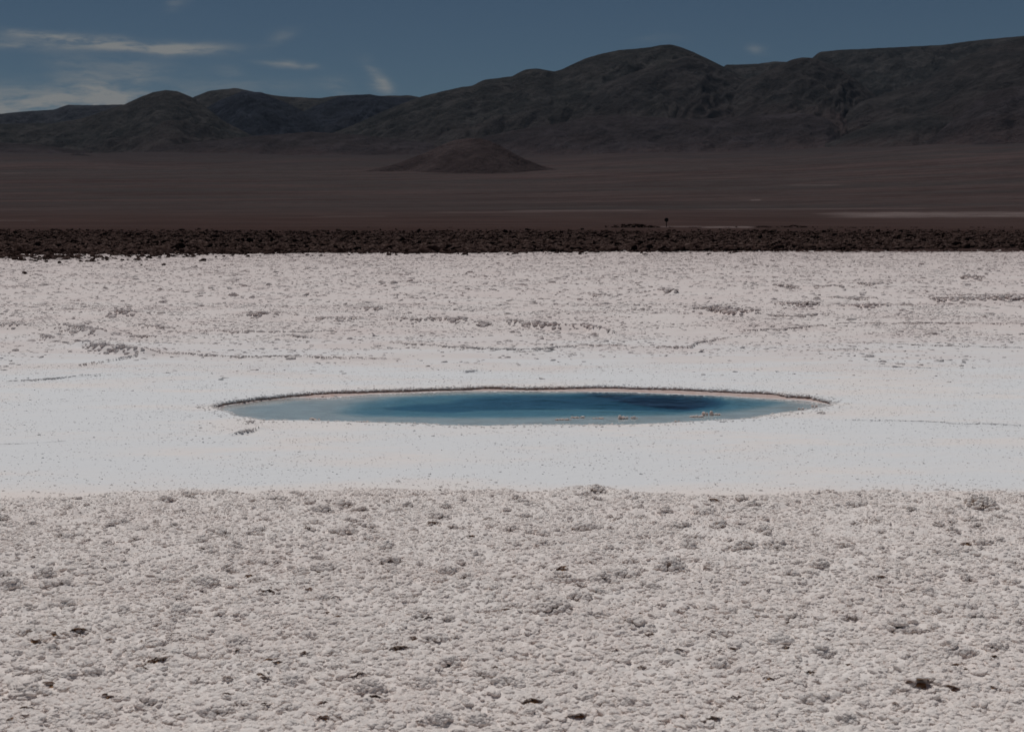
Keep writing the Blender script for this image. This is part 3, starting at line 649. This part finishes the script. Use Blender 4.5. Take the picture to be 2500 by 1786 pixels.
c = mixc(t, math_(t, 'MULTIPLY', pl.outputs['Fac'], ramp(t, noise(t, pos, 0.05, 5, .7, (.3, 1, 1)), 0.35, 0.55), clamp=True), c, (0.17, 0.135, 0.13))
t.links.new(c, b.inputs['Base Color'])
p = bump(t, b, noise(t, pos, 0.02, 5, .6), 0.6, 4.0); bump(t, b, noise(t, pos, 0.9, 4), .6, .25, p)
M_PLAIN = m
me = mesh_np('desert_plain', np.stack([X, Y, Z], -1).reshape(-1, 3), grid_faces(len(yp), len(us)), M_PLAIN)
QX, QY = px_of(U, (Z - CAM_H) / Y)
pale = 0 * QX
for (a, b_, hw, hh, st) in [(2330, 524, 270, 6, .9), (2120, 521, 120, 1.6, .6), (1420, 514, 160, 1.6, .5), (860, 528, 80, 1.3, .3), (20, 423, 40, 1.5, .2), (1775, 554.5, 62, 2.2, .9),
                            (1660, 553, 50, 1.4, .6), (2000, 510, 300, 1.3, .35), (1990, 452, 60, 1.5, .3), (30, 538, 60, 1.3, .25), (1200, 518, 140, 1.3, .3), (1845, 488, 12, 1.5, .8)]:
    pale += st * sstep(1.25, .75, np.abs((QX - a) / hw)) * sstep(1.5, .5, np.abs((QY - b_ + (QX - a) * .004) / hh) + .4 * fbm(QX / 60, QY / 4, 3))
set_attr(me, 'pale', np.clip(pale, 0, 1)); link('desert_plain', me, kind='structure')

# ------------------------------------------------------------------ hills
def hill_material(name, top, low, scree):
    m, t, b, o = mat(name); geo = N(t, 'ShaderNodeNewGeometry'); pos = geo.outputs['Position']
    sp = N(t, 'ShaderNodeSeparateXYZ'); t.links.new(pos, sp.inputs[0])
    hf = N(t, 'ShaderNodeAttribute', attribute_name='rise'); gu = N(t, 'ShaderNodeAttribute', attribute_name='gully')
    c = mixc(t, ramp(t, math_(t, 'ADD', hf.outputs['Fac'], math_(t, 'MULTIPLY_ADD', noise(t, pos, .0012, 5), .8, -.4)), 0.12, 0.62), low, top)
    c = mixc(t, ramp(t, noise(t, pos, .0021, 6, .65, (1, 1, 2.5)), .42, .62, 0, .75), c, scree)
    c = mixc(t, ramp(t, gu.outputs['Fac'], .25, .65, 0, .7), c, tuple(v * .5 for v in top))   # rock tone darkened along the gullies
    c = mixc(t, ramp(t, noise(t, pos, .004, 7, .7), .48, .66, 0, .75), c, tuple(v * 2.0 for v in scree))
    c = mixc(t, ramp(t, noise(t, pos, .02, 5, .7), .4, .7, 0, .4), c, tuple(v * 1.4 for v in scree))
    t.links.new(c, b.inputs['Base Color']); p = bump(t, b, noise(t, pos, .005, 8, .68), 1.0, 55.0); bump(t, b, noise(t, pos, .02, 6, .65), .8, 12, p)
    return m
MH = {'olive': hill_material('olive_hill', (.027, .028, .0285), (.052, .041, .042), (.039, .036, .0355)),
      'blue': hill_material('slate_hill', (.022, .0245, .032), (.046, .038, .040), (.020, .0225, .031)),
      'brown': hill_material('brown_hill', (.028, .0275, .029), (.072, .053, .053), (.037, .033, .033)),
      'rust': hill_material('rust_hill', (.037, .031, .032), (.078, .057, .057), (.035, .030, .033)),
      'cone': hill_material('cone_hill', (.045, .033, .033), (.062, .046, .046), (.050, .038, .038)),
      'far': hill_material('far_hill', (.033, .033, .039), (.033, .033, .039), (.030, .031, .036))}
HILLS = [  # ridge line in photo px, distance, material, slope, gully size
    ([(-200, 285), (0, 278), (60, 272), (130, 268), (165, 256), (230, 257), (300, 255), (380, 262), (470, 320)], 21000, 'far', .5, 1),
    ([(420, 320), (470, 238), (510, 222), (545, 218), (575, 215), (610, 222), (670, 233), (700, 236), (780, 240), (820, 234), (860, 232), (930, 234), (1000, 233), (1040, 240), (1110, 320)], 19500, 'olive', .45, 1),
    ([(1720, 230), (1770, 158), (1800, 158), (1850, 156), (1890, 150), (1930, 152), (1980, 145), (2000, 127), (2050, 122), (2100, 120), (2200, 115), (2300, 110), (2350, 103), (2400, 97), (2500, 88), (2700, 80)], 18000, 'olive', .45, 1),
    ([(-200, 312), (0, 303), (50, 302), (93, 300), (125, 302), (160, 296), (200, 290), (242, 275), (275, 263), (302, 256), (340, 238), (374, 225), (407, 220), (434, 223), (473, 239), (510, 268), (545, 295), (590, 318), (640, 345), (700, 380)], 14500, 'olive', .36, 1),
    ([(420, 370), (470, 300), (505, 262), (540, 243), (570, 232), (594, 221), (610, 224), (638, 225), (665, 237), (715, 258), (755, 280), (800, 310), (850, 360)], 16000, 'blue', .42, 1),
    ([(620, 370), (665, 318), (710, 288), (770, 258), (825, 236), (865, 232), (902, 230), (935, 236), (1034, 240), (1100, 300), (1150, 360)], 16800, 'blue', .45, 1),
    ([(700, 380), (760, 345), (825, 320), (880, 298), (935, 272), (1000, 246), (1028, 236), (1072, 225), (1120, 214), (1155, 209), (1170, 200), (1182, 195), (1237, 188), (1250, 187), (1265, 178), (1283, 170), (1310, 167),
      (1354, 175), (1375, 168), (1398, 157), (1431, 142), (1470, 131), (1514, 122), (1555, 119), (1591, 115), (1613, 110), (1635, 109), (1657, 113), (1690, 126), (1728, 144), (1761, 160), (1827, 194), (1890, 240), (1960, 310), (2020, 370)], 15000, 'olive', .36, 1.1),
    ([(1240, 350), (1290, 292), (1350, 258), (1400, 240), (1470, 205), (1520, 186), (1560, 172), (1640, 148), (1679, 136), (1715, 146), (1760, 166), (1800, 186), (1850, 220), (1930, 290), (1990, 350)], 14000, 'brown', .36, 1),
    ([(1690, 360), (1745, 262), (1790, 218), (1827, 193), (1882, 170), (1932, 146), (1960, 140), (1987, 142), (2010, 150), (2047, 165), (2090, 195), (2124, 222), (2180, 270), (2250, 340)], 13600, 'brown', .38, 1),
    ([(1800, 385), (1880, 356), (1960, 325), (2040, 290), (2100, 250), (2170, 225), (2240, 206), (2270, 190), (2295, 176), (2340, 148), (2377, 129), (2440, 108), (2500, 91), (2560, 82), (2700, 75)], 12600, 'brown', .34, 1.1),
    ([(1000, 400), (1080, 365), (1150, 345), (1200, 330), (1250, 319), (1320, 308), (1387, 297), (1430, 288), (1470, 281), (1530, 283), (1600, 286), (1680, 291), (1745, 289), (1850, 281), (1965, 276), (2020, 290), (2090, 345), (2120, 380)], 11700, 'rust', .30, .8),
    ([(1880, 395), (1930, 380), (1965, 368), (2020, 350), (2075, 325), (2130, 302), (2185, 284), (2270, 275), (2350, 290), (2420, 330), (2480, 360)], 10900, 'brown', .34, .8),
    ([(2200, 372), (2250, 350), (2284, 330), (2315, 302), (2350, 272), (2385, 245), (2421, 225), (2455, 215), (2487, 211), (2560, 208), (2700, 230)], 10400, 'rust', .36, .8),
    ([(240, 400), (291, 388), (360, 366), (410, 357), (440, 352), (530, 342), (600, 334), (680, 328), (760, 322), (830, 326), (900, 332), (980, 340), (1050, 350), (1130, 378), (1180, 400)], 12200, 'rust', .26, .7),
    ([(-300, 395), (-100, 360), (0, 348), (80, 352), (160, 362), (220, 372), (300, 398)], 12600, 'rust', .26, .7),
    ([(100, 402), (150, 386), (175, 377), (192, 375), (215, 378), (240, 386), (280, 402)], 10200, 'rust', .30, .4),
    ([(800, 438), (918, 412), (960, 402), (1000, 388), (1050, 368), (1085, 351), (1115, 341), (1150, 337), (1170, 338), (1195, 343), (1225, 358), (1250, 372), (1285, 390), (1320, 404), (1371, 417), (1440, 440)], 6700, 'cone', .27, .35)]
for hi, (L, D, mk_, slope, gsz) in enumerate(HILLS):
    A = np.array([uv(a, b_) for a, b_ in L]); u0, u1 = max(A[0, 0], -.43), min(A[-1, 0], .43)
    nc = max(60, int((u1 - u0) * 1421 / 1.15)); u = np.linspace(u0, u1, nc)
    vr = np.interp(u, A[:, 0], A[:, 1])
    ker = np.array([1, 2, 3, 2, 1.]) / 9; vr = np.convolve(np.pad(vr, 2, mode='edge'), ker, 'valid')
    vr = vr + 0.00035 * fbm(u * 160 + hi * 7, u * 0 + hi, 4, .6)
    Dr = D * (1 + 0.02 * fbm(u * 14 + hi * 3, u * 0 + 2.2, 3))
    zr = CAM_H + vr * Dr
    zb = plain_z(u * Dr, Dr) - 25
    h = np.maximum(zr - zb, 5)
    sp_ = 1 + 0.22 * fbm(u * 22 + hi * 5, u * 0 + 4.4, 3)
    ext = h / slope * np.clip(sp_, .55, 1.8) * 1.15
    nrr = int(np.clip(h.max() / D * 1421 * 1.15, 24, 125))
    tt = np.r_[np.linspace(0, 1, nrr), 1 + np.linspace(.04, .6, 8)]
    TT, UU = np.meshgrid(tt, u, indexing='ij')
    Yh = Dr[None] - ext[None] * (1 - TT)
    zf = plain_z(UU * np.maximum(Yh, 300), Yh) - 25 + 22 * fbm(UU * Yh / 500, Yh / 900, 3)
    a_ = np.clip(TT, 0, 1); prof_ = a_ ** (2.3 if mk_ == 'cone' else 1.65 if mk_ == 'rust' else 1.55) * (1 - .18 * a_) / .82
    prof_ = np.where(TT > 1, 1 - (TT - 1) * 1.3, prof_)
    Xh = UU * Yh
    lean = (1.15 if hi in (6, 7, 8, 9, 11, 12) else .6 if hi % 2 else -.7) * ((zr[None] - zf) * prof_)
    wx_ = Xh - lean + 260 * gsz * fbm(Xh / 900 + 3, Yh / 900, 3); wy_ = Yh + 260 * gsz * fbm(Xh / 900 - 8, Yh / 900 + 5, 3)
    g1 = ridged(wx_ / (620 * gsz) + hi * 2, wy_ / (1500 * gsz), 5, .55)
    g2 = fbm(wx_ / (1300 * gsz) + hi, wy_ / (1600 * gsz) + 3, 3)
    amp = h[None] * np.sin(pi * np.clip(a_, 0, 1)) ** .8
    Zh = zf + (zr[None] - zf) * prof_
    Zh = np.where(TT > 1, zb[None] + h[None] * prof_, Zh)
    dip = (Zh - .34 * Xh) if hi % 3 else (Zh - .22 * Xh)
    g3 = ridged(dip / (170 * gsz) + .7 * g2 + hi, (Xh + .3 * Zh + .6 * Yh) / (1500 * gsz), 4, .55)
    Zh = Zh + amp * ((.08 if mk_ == 'cone' else .20) * (g1 - .35) + .17 * g2) + np.minimum(amp, 420) * (.04 if mk_ == 'cone' else .17) * (g3 - .3)
    # keep the drawn skyline: nothing on the near slope may rise above its own ridge ray
    lim = CAM_H + vr[None] * Yh
    Zh = np.minimum(Zh, lim - 2.0 * (1 - a_) * (TT < 1) - 0)
    me = mesh_np('hill', np.stack([Xh, Yh, Zh], -1).reshape(-1, 3), grid_faces(len(tt), nc), MH[mk_])
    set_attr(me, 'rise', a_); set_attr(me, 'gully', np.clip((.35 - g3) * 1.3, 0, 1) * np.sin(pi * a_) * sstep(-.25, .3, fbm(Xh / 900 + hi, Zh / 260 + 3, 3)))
    link('hill', me, kind='structure')

# ------------------------------------------------------------------ dark rocks beyond the salt
RK = [lump_mesh('rock', 300 + i, 2, M_ROCK, flat=.62, knob=.12, fine_=.16, jag=.38) for i in range(8)]
BE = [(-400, 630), (0, 625), (120, 624), (300, 622), (500, 621), (800, 619), (1250, 618), (1700, 615), (2100, 611), (2500, 608), (2900, 606)]
BEu = np.array([uv(a, b_)[0] for a, b_ in BE]); BEy = np.array([unp(a, b_)[1] for a, b_ in BE])
def band_edge(x, y): return np.interp(x / y, BEu, BEy) * (1 + .02 * perlin(x * .6, y * .6) + .03 * perlin(x * .13, y * .1))
n_ = 130000
y = 1 / RNG.uniform(1 / 330., 1 / 62., n_); x = RNG.uniform(-.42, .42, n_) * y
be = band_edge(x, y); d_ = y - be
w = np.maximum(sstep(-2.0, 6.0, d_ + 5 * fbm(x * .35, y * .2, 3)), .03 * sstep(-14, -1, d_)) * (1 - .9 * sstep(225, 310, y))
leftp = sstep(-.17, -.30, x / y)           # outliers lying on the salt at the left
w = np.maximum(w, leftp * sstep(-22, -1, d_) * .55 * (fbm(x * .6, y * .3, 3) > .04))
ok = RNG.random(n_) < w * np.clip(.62 + 1.0 * fbm(x * .25, y * .12, 3), .15, 1); x, y, d_ = x[ok], y[ok], d_[ok]
r = np.exp(RNG.normal(math.log(.145), .5, len(x))) * (1 + .25 * sstep(2, 30, d_)) * np.where(d_ < 0, .75, 1); r = np.clip(r, .06, np.where(d_ < 0, .2, .5))
# named ones lying out on the salt
OUTL = [(60, 668, 14, 'dark rock lying alone farthest out on the white salt at the left edge'), (400, 648, 12, 'small dark rock on pale salt right of the scattered left rocks'),
        (478, 652, 9, 'tiny dark rock on the salt, last one to the right of the left scatter'), (345, 648, 7, 'thin dark rock on the salt just left of a small lone rock')]
MND = [(1480, 548, 7), (1508, 545, 12), (1530, 543, 16), (1550, 541.5, 17), (1570, 542, 16), (1590, 546, 12), (1540, 548, 14), (1562, 548, 14), (1600, 552, 12), (1606, 550, 10), (1640, 552, 6), (1690, 551, 7),
       (1706, 556, 7), (1775, 557, 6), (1800, 550, 5), (1850, 549, 9), (1870, 548, 10), (1885, 549, 8), (1910, 548, 9), (1935, 546, 12), (1955, 546, 12), (1965, 548, 9), (1985, 550, 7), (2045, 554, 12), (2065, 553, 12),
       (2085, 556, 9), (2120, 553, 7), (2160, 556, 7), (2230, 553, 8), (2290, 554, 7), (2380, 552, 8), (2450, 553, 8), (1250, 556, 6), (1100, 559, 6), (900, 560, 6)]
mx_, my_, mz_, mr_ = [], [], [], []
for a, b_, w_ in MND:
    u_, v_ = uv(a, b_); yy = 400.0 + 40 * (1600 - a) / 1600 * 0; base = uv(a, 557)
    for q in range(7):
        mx_.append((u_ + RNG.normal(0, w_ * .4 / FOC)) * yy); my_.append(yy + RNG.normal(0, 3)); mz_.append(float(plain_z(np.array([u_ * yy]), np.array([yy]))[0]) + max(0, (554 - b_)) / FOC * yy * .6 * RNG.random()); mr_.append(w_ / FOC * yy * RNG.uniform(.22, .42))
nb = len(x); z = np.maximum(plain_z(x, y), 0) + .1 * r
sizepx = r / y; inside = np.abs(x / y) < .355
pri = np.where(inside & (d_ < 12), sizepx + 0.002 * (d_ < 0), 0); order = np.argsort(-pri); big = order[:292]; rest = np.ones(nb, bool); rest[big] = False
sc = np.stack([r * RNG.uniform(.9, 1.7, nb), r * RNG.uniform(.8, 1.3, nb), r * RNG.uniform(.6, 1.35, nb)], 1)
ro = np.stack([RNG.normal(0, .45, nb), RNG.normal(0, .45, nb), RNG.uniform(0, 6.28, nb)], 1); ix = RNG.integers(0, 8, nb)
RP = []
for q in big:
    o = link('rock', RK[ix[q]], None, (x[q], y[q], z[q])); o.scale = sc[q]; o.rotation_euler = ro[q]; RP.append(o)
    if d_[q] < -1: o['label'] = 'small dark rock scattered on pale salt in front of the rock band at left'; o['group'] = 'dark rocks scattered on the salt at the left'
    else: o['label'] = 'jagged dark brown rock along the front edge of the rock band behind the salt'; o['group'] = 'dark rocks along the far edge of the salt'
    o['category'] = 'rock'
protor = [next(o for o in RP if o.data == RK[q]) for q in range(8)]
for a, b_, w_, lab in OUTL:
    gx0, gy0 = unp(a, b_); R = w_ / 2 / FOC * gy0; o = link('rock', RK[int(RNG.integers(0, 8))], None, (gx0, gy0, R * .3), label=lab, category='rock')
    o.scale = (R * 1.3, R, R * 1.1); o.rotation_euler = (.2, .1, RNG.uniform(0, 6))
k = len(mx_); mr_ = np.array(mr_); allp = np.concatenate([np.stack([x, y, z], 1)[rest], np.stack([mx_, my_, mz_], 1)])
alls = np.concatenate([sc[rest], np.stack([mr_ * 1.3, mr_, mr_ * .8], 1)]); allr = np.concatenate([ro[rest], np.stack([np.zeros(k), np.zeros(k), RNG.uniform(0, 6, k)], 1)])
o = stuff('rock_field', allp, alls, allr, np.concatenate([ix[rest], RNG.integers(0, 8, k)]), protor)
o['label'] = 'dense field of small dark rocks in a band across the plain'; 

# ------------------------------------------------------------------ the lone sign
m, t, b, o = mat('dark_sign_metal'); b.inputs['Base Color'].default_value = (.02, .02, .02, 1); b.inputs['Roughness'].default_value = .6; M_SIGN = m
def bm_obj(name, fn, material, parent):
    bm = bmesh.new(); fn(bm); me = bpy.data.meshes.new(name); bm.to_mesh(me); bm.free(); me.materials.append(material); return link(name, me, parent)
SY = 420.0; su = uv(1627, 553)[0]; z0 = float(plain_z(np.array([su * SY]), np.array([SY]))[0]); f_ = SY / FOC
sg = bpy.data.objects.new('round_sign', None); COL.objects.link(sg); sg.location = (su * SY, SY, z0)
sg['label'] = 'lone dark round sign on a thin post standing beyond the rock band'; sg['category'] = 'sign'
ztop = CAM_H + uv(1627, 531.5)[1] * SY - z0; R = 5.2 * f_; zc = ztop - R
from mathutils import Matrix
bm_obj('post', lambda bm: bmesh.ops.create_cone(bm, cap_ends=True, segments=12, radius1=.12, radius2=.10, depth=zc + .3, matrix=Matrix.Translation((0, .09, (zc + .3) / 2 - .2))), M_SIGN, sg)
def disc(bm):
    bmesh.ops.create_cone(bm, cap_ends=True, segments=8, radius1=R, radius2=R, depth=.05, matrix=Matrix.Translation((0, 0, zc)) @ Matrix.Rotation(pi / 2, 4, 'X') @ Matrix.Rotation(pi / 8, 4, 'Z'))
    bmesh.ops.bevel(bm, geom=bm.edges[:], offset=.01, segments=1, affect='EDGES')
bm_obj('sign_panel', disc, M_SIGN, sg)
for dz in (-.25, .25):
    bm_obj('bracket', lambda bm: bmesh.ops.create_cube(bm, size=1, matrix=Matrix.Translation((0, .05, zc + dz)) @ Matrix.Diagonal((.5, .05, .06, 1))), M_SIGN, sg)

# ------------------------------------------------------------------ thin air between here and the hills
m = bpy.data.materials.new('haze'); m.use_nodes = True; t = m.node_tree; t.nodes.clear(); out = N(t, 'ShaderNodeOutputMaterial')
pv = N(t, 'ShaderNodeVolumePrincipled'); pv.inputs['Color'].default_value = (.62, .78, 1.0, 1); pv.inputs['Density'].default_value = 3.0e-6; t.links.new(pv.outputs[0], out.inputs['Volume'])
hx, hy0, hy1, hz0, hz1 = 14000, -300, 30000, -26, 4200
V = [(x_, y_, z_) for z_ in (hz0, hz1) for y_ in (hy0, hy1) for x_ in (-hx, hx)]
me = mesh_np('haze', V, [(0, 2, 3, 1), (4, 5, 7, 6), (0, 1, 5, 4), (2, 6, 7, 3), (0, 4, 6, 2), (1, 3, 7, 5)], m, smooth=False)
link('haze', me, kind='stuff')
